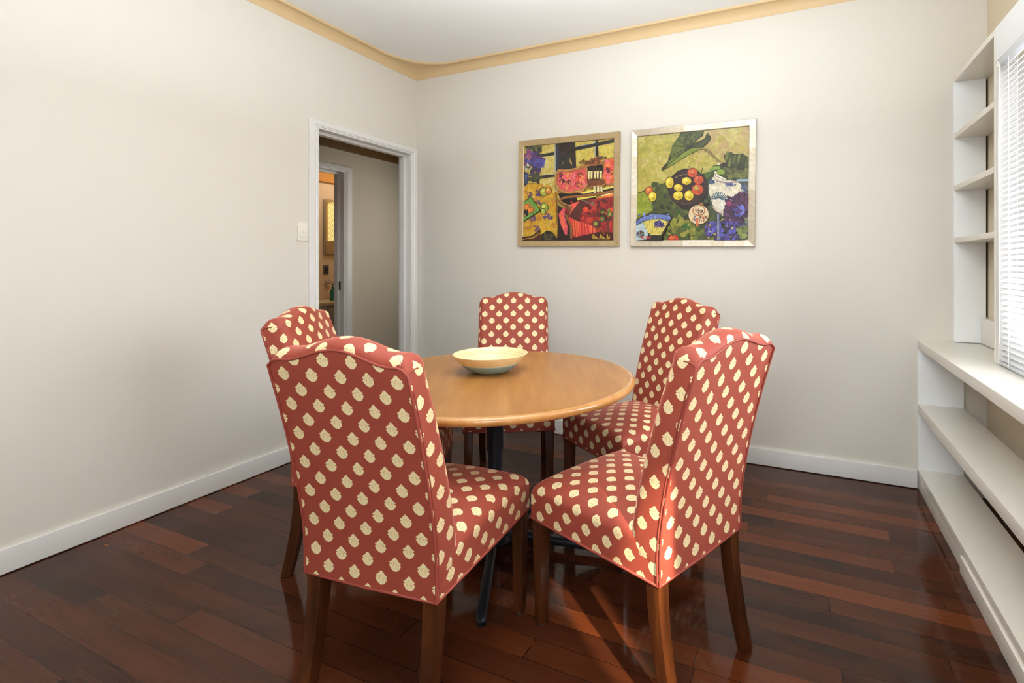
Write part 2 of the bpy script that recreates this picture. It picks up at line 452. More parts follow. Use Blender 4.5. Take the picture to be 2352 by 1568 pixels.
boxes('socket_face', M['outlet_dark'], [(.01, .014, -.020, .020, -.036, .030)], ol, .002)
tp = tag(empty('wall_tap', (BX, 4.09, .985)), 'pale wall tap with curved spout above the vanity top', 'tap')
bm = bmesh.new(); tube(bm, [(0, 0, 0), (.02, 0, 0), (.025, 0, 0)], [.034, .034, .022], 20); finish(bm, 'flange', M['chrome'], tp, 40)
bm = bmesh.new(); tube(bm, [(.02, 0, 0), (.07, .0, .012), (.11, .03, .0), (.13, .055, -.04), (.12, .05, -.085), (.09, .0, -.10), (.07, -.06, -.095)], .011, 10); finish(bm, 'spout', M['chrome'], tp, 60)
bt = tag(empty('soap_bottle', (-4.72, 3.935, .80)), 'green pump soap bottle standing on the beige vanity top', 'bottle')
bm = bmesh.new(); lathe(bm, [(.0, 0), (.028, 0), (.03, .006), (.03, .10), (.026, .118), (.012, .128), (.012, .134)], 20); finish(bm, 'bottle_body', M['soap'], bt, 40)
bm = bmesh.new(); lathe(bm, [(.0135, .134), (.0135, .15), (.005, .152), (.005, .172), (.012, .173), (.012, .182)], 14); tube(bm, [(0, 0, .178), (.03, -.01, .176)], .005, 8); finish(bm, 'pump', M['soap'], bt, 40)

# ------------------------------------------------------------------ light switch and the little hook on the back wall
sw = tag(empty('light_switch', (XL, 2.167, 1.413)), 'white light switch plate on the wall left of the door frame', 'light switch')
boxes('switch_plate', M['plastic'], [(0, .009, -.036, .036, -.056, .056)], sw, .003)
boxes('switch_insert', M['plastic'], [(.009, .0115, -.024, .026, -.038, .040)], sw, .001)
bm = bmesh.new(); tube(bm, [(.0115, 0, 0), (.015, 0, .001), (.017, 0, .003)], [.007, .007, .005], 12); finish(bm, 'switch_button', M['plastic'], sw, 40)
hk = tag(empty('wall_hook', (-2.085, YB, 1.399)), 'tiny cream hook on the bare back wall left of the pictures', 'hook')
bm = bmesh.new(); tube(bm, [(0, 0, 0), (0, -.004, 0), (0, -.006, 0)], [.008, .008, .005], 12); finish(bm, 'hook_base', M['plastic'], hk, 40)
bm = bmesh.new(); tube(bm, [(0, -.005, -.001), (0.002, -.013, -.004), (0.003, -.016, .004)], .003, 8); finish(bm, 'hook_tip', M['plastic'], hk, 40)

# ------------------------------------------------------------------ pictures
def homography(q):
    """unit square -> quad (TL,TR,BR,BL); returns its inverse as a function"""
    (x0, y0), (x1, y1), (x2, y2), (x3, y3) = q
    dx1, dx2, sx = x1 - x2, x3 - x2, x0 - x1 + x2 - x3
    dy1, dy2, sy = y1 - y2, y3 - y2, y0 - y1 + y2 - y3
    den = dx1 * dy2 - dx2 * dy1
    g = (sx * dy2 - dx2 * sy) / den; h = (dx1 * sy - sx * dy1) / den
    Mx = Matrix(((x1 - x0 + g * x1, x3 - x0 + h * x3, x0), (y1 - y0 + g * y1, y3 - y0 + h * y3, y0), (g, h, 1))).inverted()
    def f(p):
        v = Mx @ Vector((p[0], p[1], 1)); return (v.x / v.z, v.y / v.z)
    return f
class Painting:
    def __init__(s, quad, w, h):
        s.f = homography(quad); s.w, s.h = w, h; s.bm = bmesh.new(); s.layer = 0
        s.col = s.bm.loops.layers.float_color.new('Col')
    def poly(s, pts, c):
        out = []
        uv = [s.f(p) for p in pts]
        # clip against the unit square
        for ax, lim, sg in ((0, 0, 1), (0, 1, -1), (1, 0, 1), (1, 1, -1)):
            new = []
            for i in range(len(uv)):
                a, b = uv[i - 1], uv[i]
                ia, ib = sg * (a[ax] - lim) >= 0, sg * (b[ax] - lim) >= 0
                if ia != ib:
                    t = (lim - a[ax]) / (b[ax] - a[ax]); new.append((a[0] + (b[0] - a[0]) * t, a[1] + (b[1] - a[1]) * t))
                if ib: new.append(b)
            uv = new
            if len(uv) < 3: return
        y = -0.0000125 * s.layer; s.layer += 1
        try:
            vs = [s.bm.verts.new(((u - .5) * s.w, y, (.5 - v) * s.h)) for u, v in uv]
            f = s.bm.faces.new(vs)
        except ValueError: return
        f.normal_update()
        if f.normal.y > 0: f.normal_flip()
        for l in f.loops: l[s.col] = rgb(*c)
    def ell(s, cx, cy, rx, ry, c, rot=0, n=18, wob=0.0):
        p = []
        for k in range(n):
            a = 2 * PI * k / n; q = 1 + random.uniform(-wob, wob)
            x, y = rx * q * math.cos(a), ry * q * math.sin(a)
            p.append((cx + x * math.cos(rot) - y * math.sin(rot), cy + x * math.sin(rot) + y * math.cos(rot)))
        s.poly(p, c)
    def line(s, pts, w, c):
        for a, b in zip(pts, pts[1:]):
            d = Vector((b[0] - a[0], b[1] - a[1]));
            if d.length < 1e-6: continue
            n = Vector((-d.y, d.x)).normalized() * (w / 2); e = d.normalized() * (w * .25)
            s.poly([(a[0] + n.x - e.x, a[1] + n.y - e.y), (b[0] + n.x + e.x, b[1] + n.y + e.y), (b[0] - n.x + e.x, b[1] - n.y + e.y), (a[0] - n.x - e.x, a[1] - n.y - e.y)], c)
    def oline(s, pts, w, c, wo, co): s.line(pts, w + wo, co); s.line(pts, w, c)
    def dabs(s, n, box_, r, cols, seed=1):
        rnd = random.Random(seed)
        for _ in range(n):
            x = rnd.uniform(box_[0], box_[2]); y = rnd.uniform(box_[1], box_[3]); q = rnd.uniform(.6, 1.4) * r
            s.ell(x, y, q, q * rnd.uniform(.4, .9), rnd.choice(cols), rnd.uniform(0, PI), 7, .25)
    def blob(s, n, cx, cy, rx, ry, r, cols, seed=1):
        rnd = random.Random(seed)
        for _ in range(n):
            a = rnd.uniform(0, 2 * PI); q = math.sqrt(rnd.random())
            w = rnd.uniform(.5, 1.4) * r
            s.ell(cx + rx * q * math.cos(a), cy + ry * q * math.sin(a), w, w * rnd.uniform(.5, 1), rnd.choice(cols), rnd.uniform(0, PI), 7, .25)
    def build(s, parent, y):
        o = finish_canvas(s.bm, parent); o.location = (0, y, 0); return o
def finish_canvas(bm, parent):
    me = bpy.data.meshes.new('canvas'); bm.to_mesh(me); bm.free(); me.materials.append(M['canvas'])
    o = bpy.data.objects.new('canvas', me); C.objects.link(o); o.parent = parent; return o

def picture(loc, W, H, bw, tilt, mat, label, quad, draw):
    e = tag(empty('framed_picture', loc), label, 'picture', None)
    e.rotation_euler = (0, math.radians(tilt), 0)
    # mitred frame: four trapezoid prisms with a gently sloping face
    d = 0.024
    o = [(-W / 2, -H / 2), (W / 2, -H / 2), (W / 2, H / 2), (-W / 2, H / 2)]
    i = [(-W / 2 + bw, -H / 2 + bw), (W / 2 - bw, -H / 2 + bw), (W / 2 - bw, H / 2 - bw), (-W / 2 + bw, H / 2 - bw)]
    bm = bmesh.new()
    prof = [(0, -.001), (0, -d + .003), (.06, -d), (.90, -d * .80), (.97, -d * .74), (1.0, -d * .60), (1.0, -.001)]
    rings = []
    for (ox, oz), (ix, iz) in zip(o, i):
        rings.append([bm.verts.new((ox + (ix - ox) * t, y, oz + (iz - oz) * t)) for t, y in prof])
    for k in range(4):
        A, B = rings[k], rings[(k + 1) % 4]
        for j in range(len(prof)):
            j2 = (j + 1) % len(prof)
            bm.faces.new((A[j], A[j2], B[j2], B[j]))
    finish(bm, 'frame', mat, e)
    boxes('backing_board', M['dark_gap'], [(-W / 2 + bw * .6, W / 2 - bw * .6, -.006, -.002, -H / 2 + bw * .6, H / 2 - bw * .6)], e)
    P = Painting(quad, W - 2 * bw + .004, H - 2 * bw + .004); draw(P); P.build(e, -.0068)
    boxes('glass_pane', M['glass_picture'], [(-W / 2 + bw - .001, W / 2 - bw + .001, -.0138, -.0126, -H / 2 + bw - .001, H / 2 - bw + .001)], e)
    return e

BLK, DKB = (26, 18, 16), (48, 30, 20)
def draw_left(P):
    Q = lambda *p: P.poly(p, col)
    P.poly([(150, 180), (1280, 180), (1280, 1450), (150, 1450)], (236, 205, 92))
    # window panes
    for pts, c in (([(355, 285), (540, 268), (548, 360), (358, 395)], (242, 216, 108)), ([(330, 415), (545, 400), (550, 635), (365, 645)], (244, 220, 120)),
                   ([(360, 690), (555, 665), (565, 880), (380, 860)], (240, 214, 110)), ([(790, 240), (1010, 225), (1005, 280), (795, 310)], (238, 208, 92)),
                   ([(795, 345), (1005, 300), (1020, 470), (800, 530)], (244, 218, 100)), ([(1055, 290), (1252, 260), (1252, 420), (1060, 440)], (246, 222, 96)),
                   ([(1060, 225), (1250, 205), (1250, 215), (1060, 250)], (232, 200, 90))): P.poly(pts, c)
    P.dabs(60, (370, 280, 550, 860), 22, [(228, 196, 84), (250, 232, 150), (236, 206, 100)], 3)
    P.dabs(50, (800, 240, 1250, 520), 22, [(228, 192, 74), (250, 230, 130), (238, 204, 90)], 4)
    # glazing bars
    P.poly([(545, 262), (782, 240), (800, 560), (560, 610), (560, 830), (545, 700)], (30, 20, 16))
    P.dabs(26, (600, 280, 770, 500), 30, [(44, 28, 20), (20, 14, 12), (58, 36, 22)], 5)
    P.poly([(720, 430), (752, 500), (745, 525), (722, 490)], (196, 160, 70)); P.poly([(634, 460), (648, 500), (636, 515)], (160, 130, 60))
    P.line([(575, 300), (580, 600)], 12, (50, 60, 110))
    P.line([(335, 290), (345, 420)], 30, BLK); P.line([(318, 290), (320, 350)], 10, (120, 130, 160))
    P.line([(345, 412), (558, 378)], 36, BLK); P.line([(362, 668), (560, 640)], 36, BLK); P.line([(365, 640), (545, 628)], 7, (200, 196, 170))
    P.line([(543, 275), (552, 640), (570, 820)], 16, (188, 190, 176)); P.line([(348, 590), (352, 780)], 34, BLK)
    P.line([(1040, 220), (1048, 450)], 32, BLK); P.line([(1018, 230), (1022, 440)], 12, (186, 186, 176))
    P.line([(790, 328), (1020, 280), (1255, 232)], 42, BLK); P.line([(800, 300), (1010, 262)], 9, (150, 160, 180))
    # flowers top left
    P.blob(60, 300, 330, 90, 60, 26, [(60, 62, 34), (92, 96, 40), (50, 34, 24), (160, 150, 60)], 6)
    P.blob(90, 290, 470, 125, 110, 26, [(94, 50, 120), (72, 42, 110), (120, 62, 132), (56, 36, 80), (86, 84, 190)], 7)
    P.blob(40, 350, 490, 70, 60, 20, [(90, 92, 200), (70, 70, 180), (96, 60, 140)], 8)
    P.blob(30, 225, 400, 45, 60, 20, [(150, 70, 130), (120, 50, 110), (190, 110, 150)], 9)
    P.blob(34, 320, 600, 60, 50, 20, [(88, 50, 110), (60, 40, 90), (40, 30, 40)], 10)
    P.blob(34, 300, 670, 80, 45, 22, [(60, 62, 34), (40, 34, 22), (80, 84, 40)], 11)
    P.blob(16, 215, 540, 22, 40, 14, [(240, 232, 200), (50, 30, 50)], 12)
    P.poly([(182, 590), (240, 620), (225, 760), (215, 860), (182, 900)], (60, 70, 110)); P.poly([(182, 620), (222, 640), (205, 740), (182, 780)], (110, 140, 190)); P.line([(190, 600), (200, 740), (205, 880)], 9, BLK)
    # yellow table cloth
    P.poly([(182, 780), (250, 735), (380, 745), (480, 800), (545, 880), (580, 1000), (595, 1200), (610, 1430), (182, 1430)], (240, 186, 44))
    P.dabs(90, (200, 780, 560, 1400), 34, [(244, 196, 60), (232, 172, 36), (248, 206, 84), (222, 150, 44)], 13)
    P.line([(235, 740), (380, 745), (480, 800), (548, 890), (562, 960), (520, 1040), (420, 1140), (330, 1180), (195, 1210)], 9, (214, 140, 50))
    for x, y, r in ((262, 872, 34), (370, 830, 36), (365, 875, 28), (355, 970, 30), (455, 1120, 44), (345, 1275, 36), (505, 1150, 20), (300, 1160, 34)):
        P.blob(16, x, y, r, r * .8, 14, [(112, 80, 110), (140, 96, 70), (88, 70, 130)], int(x))
    for x, y, rx, ry, c in ((425, 840, 46, 50, (178, 176, 60)), (478, 830, 34, 36, (222, 140, 60)), (432, 1030, 46, 56, (150, 164, 56)), (420, 1075, 26, 30, (170, 180, 70))):
        P.ell(x, y, rx + 7, ry + 7, DKB); P.ell(x, y, rx, ry, c); P.ell(x - 10, y - 14, rx * .4, ry * .4, (216, 216, 110))
    # green tray with fruit
    P.poly([(184, 960), (275, 890), (400, 1070), (182, 1210)], (40, 50, 24)); P.poly([(184, 970), (270, 905), (385, 1060), (184, 1190)], (110, 160, 70)); P.poly([(186, 1000), (250, 960), (335, 1060), (186, 1140)], (180, 140, 70))
    for x, y in ((225, 1020), (272, 1055)): P.ell(x, y, 38, 36, (110, 60, 20)); P.ell(x, y, 32, 30, (236, 140, 56))
    P.blob(20, 212, 1100, 26, 40, 14, [(50, 34, 50), (30, 24, 40)], 15)
    # settee back
    P.poly([(560, 620), (600, 570), (720, 580), (840, 545), (930, 480), (990, 460), (1040, 420), (1110, 480), (1180, 450), (1252, 430), (1252, 790), (1150, 760), (1130, 800), (980, 800), (930, 780), (880, 850), (700, 870), (590, 820), (545, 720)], (168, 112, 56))
    P.line([(555, 690), (545, 720), (590, 830), (700, 875), (880, 855), (935, 790)], 9, (70, 40, 22)); P.line([(600, 566), (720, 580), (840, 545), (930, 480)], 7, (70, 40, 22))
    P.poly([(590, 640), (640, 595), (740, 600), (850, 570), (920, 560), (930, 640), (960, 720), (900, 800), (740, 840), (630, 820), (580, 740)], (222, 92, 88))
    P.dabs(90, (625, 625, 905, 795), 24, [(232, 120, 120), (214, 70, 66), (240, 140, 90), (236, 96, 110), (224, 60, 60)], 16)
    for x, y in ((640, 650), (720, 735), (840, 750), (865, 630), (640, 720)): P.blob(16, x, y, 34, 32, 13, [(120, 40, 60), (160, 60, 50), (214, 140, 60), (96, 40, 80)], int(x + y))
    for a_ in ([(565, 640), (600, 588), (720, 592), (840, 562), (925, 500)], [(570, 640), (562, 730), (600, 818), (700, 858), (880, 838), (950, 760), (965, 700), (935, 620), (930, 540)]):
        P.line(a_, 30, (172, 116, 58)); P.line([(x_ - 6, y_ - 6) for x_, y_ in a_], 7, (214, 160, 92))
    P.poly([(1150, 480), (1252, 450), (1252, 740), (1160, 740), (1125, 660)], (236, 110, 66))
    P.dabs(40, (1150, 480, 1250, 730), 24, [(244, 136, 60), (228, 84, 90), (240, 112, 120), (220, 80, 50)], 17); P.blob(12, 1185, 590, 24, 28, 12, [(140, 40, 50), (100, 50, 40)], 18); P.blob(10, 1240, 640, 14, 30, 11, [(110, 60, 40), (200, 120, 40)], 19)
    P.poly([(930, 545), (1120, 520), (1130, 600), (1090, 700), (985, 700), (960, 640)], BLK)
    for k, x in enumerate((958, 990, 1030, 1062, 1100)):
        P.poly([(x - 13, 600), (x + 13, 595), (x + 10, 690), (x - 8, 690)], (236, 220, 140)); P.line([(x - 16, 560), (x - 18, 700)], 9, (120, 70, 36)); P.ell(x, 630, 10, 16, (214, 204, 170))
    P.ell(1025, 490, 62, 52, (140, 80, 42), 0, 16, .1); P.ell(1025, 490, 34, 28, (90, 50, 30)); P.blob(20, 1025, 490, 60, 50, 10, [(170, 100, 54), (80, 44, 24)], 20)
    P.blob(30, 920, 490, 70, 24, 12, [(130, 80, 40), (90, 56, 30)], 21); P.blob(24, 1110, 436, 60, 12, 10, [(110, 70, 70), (90, 56, 40)], 22)
    P.poly([(930, 700), (1140, 700), (1160, 770), (960, 800)], (116, 66, 36)); P.line([(960, 800), (1000, 780), (1130, 770), (1165, 740)], 12, (180, 124, 66))
    # rails and seat
    P.poly([(600, 860), (800, 870), (1252, 800), (1252, 830), (1040, 870), (1040, 930), (830, 960), (720, 1000), (630, 950)], (32, 22, 18))
    P.poly([(840, 860), (1250, 780), (1250, 800), (900, 870)], (240, 220, 110)); P.poly([(820, 915), (1050, 890), (1050, 905), (830, 945)], (236, 212, 90)); P.poly([(1100, 890), (1250, 850), (1250, 870), (1110, 900)], (246, 226, 160))
    for x in (1028, 1070, 1110): P.line([(x, 790), (x + 4, 860)], 26, (226, 214, 160)); P.line([(x + 16, 790), (x + 20, 860)], 9, (90, 54, 30))
    P.oline([(620, 940), (680, 910), (860, 895), (1050, 875), (1252, 840)], 26, (150, 96, 46), 10, DKB)
    P.poly([(1060, 920), (1252, 865), (1252, 930), (1060, 940)], (240, 130, 50))
    P.poly([(720, 1000), (880, 940), (1060, 930), (1252, 900), (1252, 1420), (600, 1420), (600, 1100)], (150, 44, 40))
    P.dabs(130, (740, 960, 1250, 1300), 34, [(168, 44, 42), (120, 40, 36), (190, 58, 46), (92, 34, 30), (150, 30, 40)], 23)
    P.poly([(740, 1000), (850, 960), (860, 1030), (800, 1120), (740, 1110)], (232, 92, 74)); P.poly([(870, 940), (960, 930), (880, 1090), (830, 1180), (720, 1140)], (92, 44, 40))
    P.line([(880, 940), (1040, 1010), (1000, 960)], 14, (130, 110, 90))
    P.blob(50, 1150, 1130, 90, 80, 20, [(120, 130, 50), (60, 70, 30), (96, 40, 30), (180, 60, 40), (70, 30, 24)], 24)
    for x, y in ((1125, 1170), (1215, 1115), (1050, 1225)): P.ell(x, y, 34, 34, (70, 84, 34)); P.ell(x, y, 20, 20, (150, 168, 70)); P.ell(x, y, 9, 9, (190, 60, 50))
    P.blob(16, 925, 1060, 34, 36, 16, [(228, 80, 40), (210, 60, 40)], 25); P.blob(10, 1240, 1070, 18, 24, 14, [(230, 84, 44), (200, 60, 40)], 26)
    P.poly([(730, 1140), (830, 1190), (1000, 1250), (1060, 1330), (800, 1390), (760, 1290)], (210, 60, 52))
    for k in range(22):
        x = 760 + k * 13; P.line([(x, 1170 + k * 4), (x + 14, 1330 + (k % 5) * 12)], 9, random.choice([(232, 90, 76), (240, 120, 70), (180, 40, 40), (220, 70, 60)]))
    P.poly([(780, 1390), (1100, 1320), (1252, 1330), (1252, 1420), (780, 1420)], (70, 26, 22)); P.line([(1020, 1260), (1100, 1290), (1160, 1350)], 22, (130, 60, 36)); P.line([(1190, 1180), (1200, 1330)], 22, (110, 56, 44))
    # arm of settee
    P.poly([(590, 930), (640, 960), (700, 990), (770, 1020), (760, 1090), (720, 1080), (700, 1030), (640, 1000)], (120, 72, 40)); P.line([(600, 920), (650, 975), (740, 1010), (765, 1060)], 10, (190, 134, 72))
    P.poly([(600, 1000), (690, 1060), (740, 1180), (780, 1300), (770, 1420), (600, 1420)], (46, 26, 22))
    P.poly([(610, 1110), (660, 1040), (690, 1050), (680, 1130), (720, 1260), (715, 1360), (690, 1350), (640, 1240)], (222, 84, 96)); P.poly([(620, 1110), (650, 1090), (690, 1250), (680, 1310), (640, 1210)], (232, 104, 70))
    P.line([(690, 1110), (760, 1250), (765, 1400)], 26, (140, 90, 48)); P.line([(575, 850), (590, 1000), (600, 1230)], 16, (128, 84, 44))
    # bottom left dark objects and the scribbled signature
    P.poly([(190, 1390), (330, 1370), (400, 1300), (400, 1430), (190, 1430)], (70, 40, 20)); P.line([(192, 1385), (300, 1370), (395, 1300)], 12, BLK); P.line([(192, 1405), (330, 1385), (400, 1330)], 8, (220, 150, 70))
    P.poly([(410, 1350), (480, 1300), (550, 1330), (600, 1400), (600, 1430), (400, 1430)], (40, 32, 22)); P.blob(20, 490, 1370, 60, 40, 16, [(70, 70, 40), (110, 104, 60), (30, 24, 20)], 27)
    for k in range(10):
        x = 1012 + k * 21; P.line([(x, 1410), (x + 10, 1350 + (k % 4) * 18), (x + 16, 1408)], 5, (224, 190, 60))

def draw_right(P):
    P.poly([(80, 120), (1400, 120), (1400, 1460), (80, 1460)], (214, 198, 90))
    P.dabs(150, (120, 180, 1370, 760), 62, [(208, 194, 78), (222, 206, 104), (216, 196, 96), (200, 186, 70), (228, 212, 120)], 31)
    P.dabs(60, (800, 200, 1360, 560), 56, [(218, 190, 110), (214, 180, 112), (222, 200, 118)], 32)
    # cloth
    P.poly([(125, 915), (430, 790), (700, 720), (960, 655), (1370, 560), (1370, 1440), (125, 1440)], (82, 92, 40))
    P.line([(125, 905), (330, 825), (445, 785)], 9, BLK)
    P.dabs(230, (260, 800, 1360, 1430), 40, [(86, 100, 36), (64, 74, 34), (104, 118, 44), (52, 56, 30), (126, 136, 50), (70, 84, 36)], 33)
    P.poly([(125, 915), (330, 830), (290, 1000), (265, 1120), (125, 1200)], (162, 174, 44)); P.dabs(40, (130, 900, 280, 1150), 34, [(170, 182, 50), (150, 164, 40), (182, 190, 70)], 34)
    P.poly([(560, 1040), (600, 1120), (640, 1200), (800, 1280), (780, 1330), (620, 1290)], (60, 110, 46)); P.dabs(50, (480, 1180, 820, 1420), 34, [(150, 150, 50), (120, 130, 46), (74, 100, 40), (168, 164, 60)], 35)
    P.dabs(40, (880, 880, 960, 1160), 26, [(52, 60, 42), (70, 80, 44), (40, 40, 34)], 36)
    # big leaf
    P.poly([(610, 220), (865, 200), (850, 260), (790, 300), (750, 350), (870, 290), (900, 225), (945, 275), (930, 320), (860, 390), (800, 420), (740, 455), (690, 470), (640, 510), (580, 540), (540, 575), (490, 600), (440, 630), (395, 650), (400, 620), (470, 540), (470, 500), (500, 430), (510, 370), (560, 300)], (44, 46, 26))
    P.poly([(620, 228), (855, 205), (840, 255), (780, 295), (735, 350), (690, 385), (560, 300)], (84, 92, 46)); P.poly([(515, 370), (560, 305), (690, 380), (640, 440), (500, 520), (480, 500)], (98, 108, 46))
    P.poly([(480, 540), (640, 450), (730, 400), (850, 390), (740, 448), (640, 500), (540, 570), (440, 622)], (128, 142, 50)); P.poly([(750, 365), (860, 300), (905, 240), (935, 280), (915, 320), (840, 385), (770, 400)], (74, 80, 46))
    for a, b in (((690, 385), (640, 240)), ((690, 385), (560, 300)), ((690, 385), (520, 370)), ((690, 385), (490, 500)), ((690, 385), (780, 230)), ((735, 395), (920, 260)), ((690, 400), (440, 610))): P.line([a, b], 9, (48, 54, 30))
    P.blob(40, 690, 290, 100, 50, 18, [(60, 66, 36), (104, 112, 58), (80, 88, 44)], 37)
    P.oline([(830, 398), (900, 420), (980, 490), (1040, 560)], 16, (150, 132, 70), 10, (90, 76, 40))
    # right leaves
    P.poly([(1085, 480), (1150, 445), (1210, 470), (1290, 460), (1365, 510), (1365, 760), (1240, 760), (1130, 740), (1060, 700), (930, 640), (960, 600), (1050, 580), (1110, 560), (1090, 520)], (50, 56, 28))
    for k, (x, y) in enumerate(((1120, 490), (1160, 500), (1200, 530), (1250, 520), (1300, 530), (1340, 560), (1150, 570), (1220, 590))): P.ell(x, y, 18, 60, [(104, 112, 52), (66, 76, 36), (84, 94, 44)][k % 3], .2)
    P.poly([(1080, 600), (1200, 640), (1360, 650), (1360, 740), (1200, 740), (1090, 700)], (90, 96, 48)); P.line([(1060, 600), (1200, 635), (1365, 655)], 9, (44, 44, 26)); P.dabs(30, (1090, 640, 1350, 740), 26, [(110, 112, 60), (70, 76, 38), (96, 100, 52)], 38)
    P.poly([(920, 640), (960, 605), (1040, 600), (1050, 635), (960, 650)], (122, 150, 60)); P.ell(1050, 670, 48, 30, (136, 158, 60)); P.ell(1030, 575, 18, 14, (226, 216, 180)); P.ell(1082, 580, 22, 18, (40, 30, 24))
    P.poly([(865, 680), (920, 660), (960, 680), (900, 760)], (76, 100, 44))
    # plate
    P.ell(690, 845, 225, 220, (40, 28, 24)); P.ell(680, 1000, 100, 90, (40, 28, 24)); P.ell(690, 840, 205, 190, (60, 36, 32)); P.ell(690, 820, 180, 150, (52, 32, 28)); P.line([(550, 730), (620, 700), (690, 692)], 8, (150, 130, 100)); P.line([(480, 920), (560, 1000), (660, 1030), (760, 1010)], 7, (96, 70, 60))
    P.dabs(30, (560, 700, 860, 980), 26, [(44, 28, 26), (66, 40, 36), (56, 36, 32)], 39)
    def fruit(x, y, rx, ry, c, hi, rot=0):
        P.ell(x, y, rx + 6, ry + 6, (60, 34, 20), rot); P.ell(x, y, rx, ry, c, rot); P.ell(x - rx * .25, y - ry * .3, rx * .45, ry * .4, hi, rot); P.ell(x + rx * .3, y + ry * .45, rx * .4, ry * .3, tuple(int(q * .85) for q in c), rot)
    Yl, Yh, Rd, Rh = (226, 196, 50), (240, 222, 110), (206, 84, 48), (226, 132, 70)
    fruit(488, 785, 44, 62, Yl, Yh); fruit(675, 768, 52, 42, Yl, Yh); fruit(585, 842, 50, 38, Yl, Yh, .2); fruit(583, 930, 54, 50, Yl, Yh); fruit(703, 930, 50, 56, Yl, Yh)
    fruit(740, 675, 56, 50, Rd, Rh); fruit(808, 755, 56, 46, Rd, (232, 120, 90)); fruit(797, 865, 64, 58, Rd, (180, 160, 70))
    P.line([(738, 680), (700, 600)], 9, (120, 80, 40)); P.line([(850, 620), (840, 670), (810, 690)], 9, (90, 70, 36)); P.line([(800, 760), (820, 700)], 7, (100, 60, 36))
    fruit(262, 875, 42, 44, (214, 110, 50), (230, 150, 80)); fruit(300, 940, 44, 52, Yl, Yh); fruit(535, 1410, 58, 40, (200, 72, 44), (214, 120, 60)); P.line([(530, 1390), (488, 1320)], 8, (90, 60, 36))
    # jar
    P.poly([(960, 720), (1000, 700), (1110, 750), (1210, 760), (1290, 800), (1350, 880), (1340, 1000), (1200, 1150), (1080, 1180), (1000, 1130), (950, 1040), (915, 920), (905, 830)], (70, 74, 70))
    P.poly([(965, 728), (1005, 710), (1110, 760), (1210, 770), (1285, 808), (1340, 880), (1330, 990), (1200, 1140), (1085, 1165), (1010, 1110), (960, 1030), (925, 915), (916, 835)], (220, 212, 186))
    P.blob(60, 1110, 900, 150, 110, 34, [(230, 224, 200), (206, 200, 180), (220, 206, 168), (226, 216, 196)], 40)
    P.line([(960, 735), (925, 800), (915, 840), (925, 920), (960, 1035), (1010, 1115), (1085, 1170)], 9, (60, 66, 66))
    P.poly([(975, 665), (1000, 660), (1020, 700), (1110, 745), (1100, 765), (1020, 740), (985, 715)], (232, 228, 214)); P.line([(980, 665), (1000, 715), (1100, 760)], 7, (120, 96, 80)); P.line([(1010, 770), (1100, 790), (1230, 780)], 20, (176, 150, 150))
    for k in range(13):
        a = PI + PI * (k + .5) / 13; P.line([(1030 + 30 * math.cos(a), 985 + 24 * math.sin(a)), (1035 + 96 * math.cos(a), 985 + 92 * math.sin(a))], 10, (58, 84, 100) if k % 2 else (84, 110, 124))
    P.blob(16, 955, 780, 34, 26, 11, [(70, 90, 140), (50, 66, 110)], 41); P.blob(26, 1160, 810, 60, 16, 12, [(80, 90, 140), (100, 110, 150)], 42); P.blob(22, 1310, 850, 30, 60, 14, [(70, 80, 120), (96, 100, 130)], 43)
    P.ell(1010, 1010, 60, 26, (228, 224, 206), .4); P.ell(1060, 1040, 46, 60, (222, 218, 204), .4); P.line([(960, 1050), (1010, 1110), (1100, 1150)], 14, (176, 150, 150))
    P.line([(1235, 765), (1365, 762)], 26, (150, 168, 184))  # level window-frame reflection on the glass, painted in, not part of the jar
    # tea pot seen from above
    P.ell(812, 1145, 122, 118, (74, 50, 34)); P.ell(812, 1145, 112, 108, (222, 202, 160)); P.ell(815, 1100, 72, 60, (176, 110, 70)); P.ell(815, 1096, 60, 50, (226, 208, 170)); P.ell(840, 1030, 22, 18, (150, 100, 60))
    P.blob(34, 812, 1180, 96, 50, 12, [(96, 96, 140), (176, 96, 60), (90, 70, 60), (210, 160, 100)], 44); P.blob(16, 815, 1095, 44, 30, 9, [(100, 80, 70), (176, 110, 70)], 45); P.line([(800, 1190), (796, 1270)], 24, (210, 116, 66))
    # violet flowers
    P.blob(170, 1220, 1090, 130, 160, 26, [(84, 44, 78), (62, 34, 62), (104, 56, 96), (70, 36, 84), (52, 30, 50)], 46)
    P.blob(120, 1290, 1000, 70, 90, 24, [(74, 38, 70), (60, 32, 56), (96, 50, 84)], 47)
    P.blob(170, 1130, 1330, 250, 110, 24, [(74, 60, 130), (92, 92, 180), (60, 44, 96), (54, 40, 70), (84, 72, 150)], 48)
    P.blob(50, 980, 1290, 90, 70, 22, [(100, 104, 190), (76, 70, 150), (60, 46, 100)], 49); P.blob(16, 1150, 1030, 22, 24, 14, [(170, 56, 110), (140, 50, 96)], 50); P.blob(24, 1270, 1110, 60, 60, 16, [(110, 116, 200), (84, 80, 160)], 51)
    P.blob(40, 1295, 1330, 60, 80, 24, [(110, 124, 70), (90, 100, 60), (140, 150, 80)], 52); P.dabs(16, (880, 1180, 1350, 1420), 12, [(200, 190, 120), (180, 150, 90)], 53)
    # fan
    P.poly([(125, 1200), (210, 1150), (330, 1125), (440, 1135), (528, 1170), (460, 1290), (400, 1400), (250, 1430), (125, 1430)], (52, 46, 38))
    P.poly([(125, 1215), (215, 1160), (330, 1138), (440, 1148), (515, 1178), (490, 1215), (400, 1190), (300, 1190), (200, 1215), (125, 1262)], (104, 120, 180)); P.dabs(16, (130, 1140, 500, 1220), 16, [(130, 150, 200), (90, 100, 160)], 54)
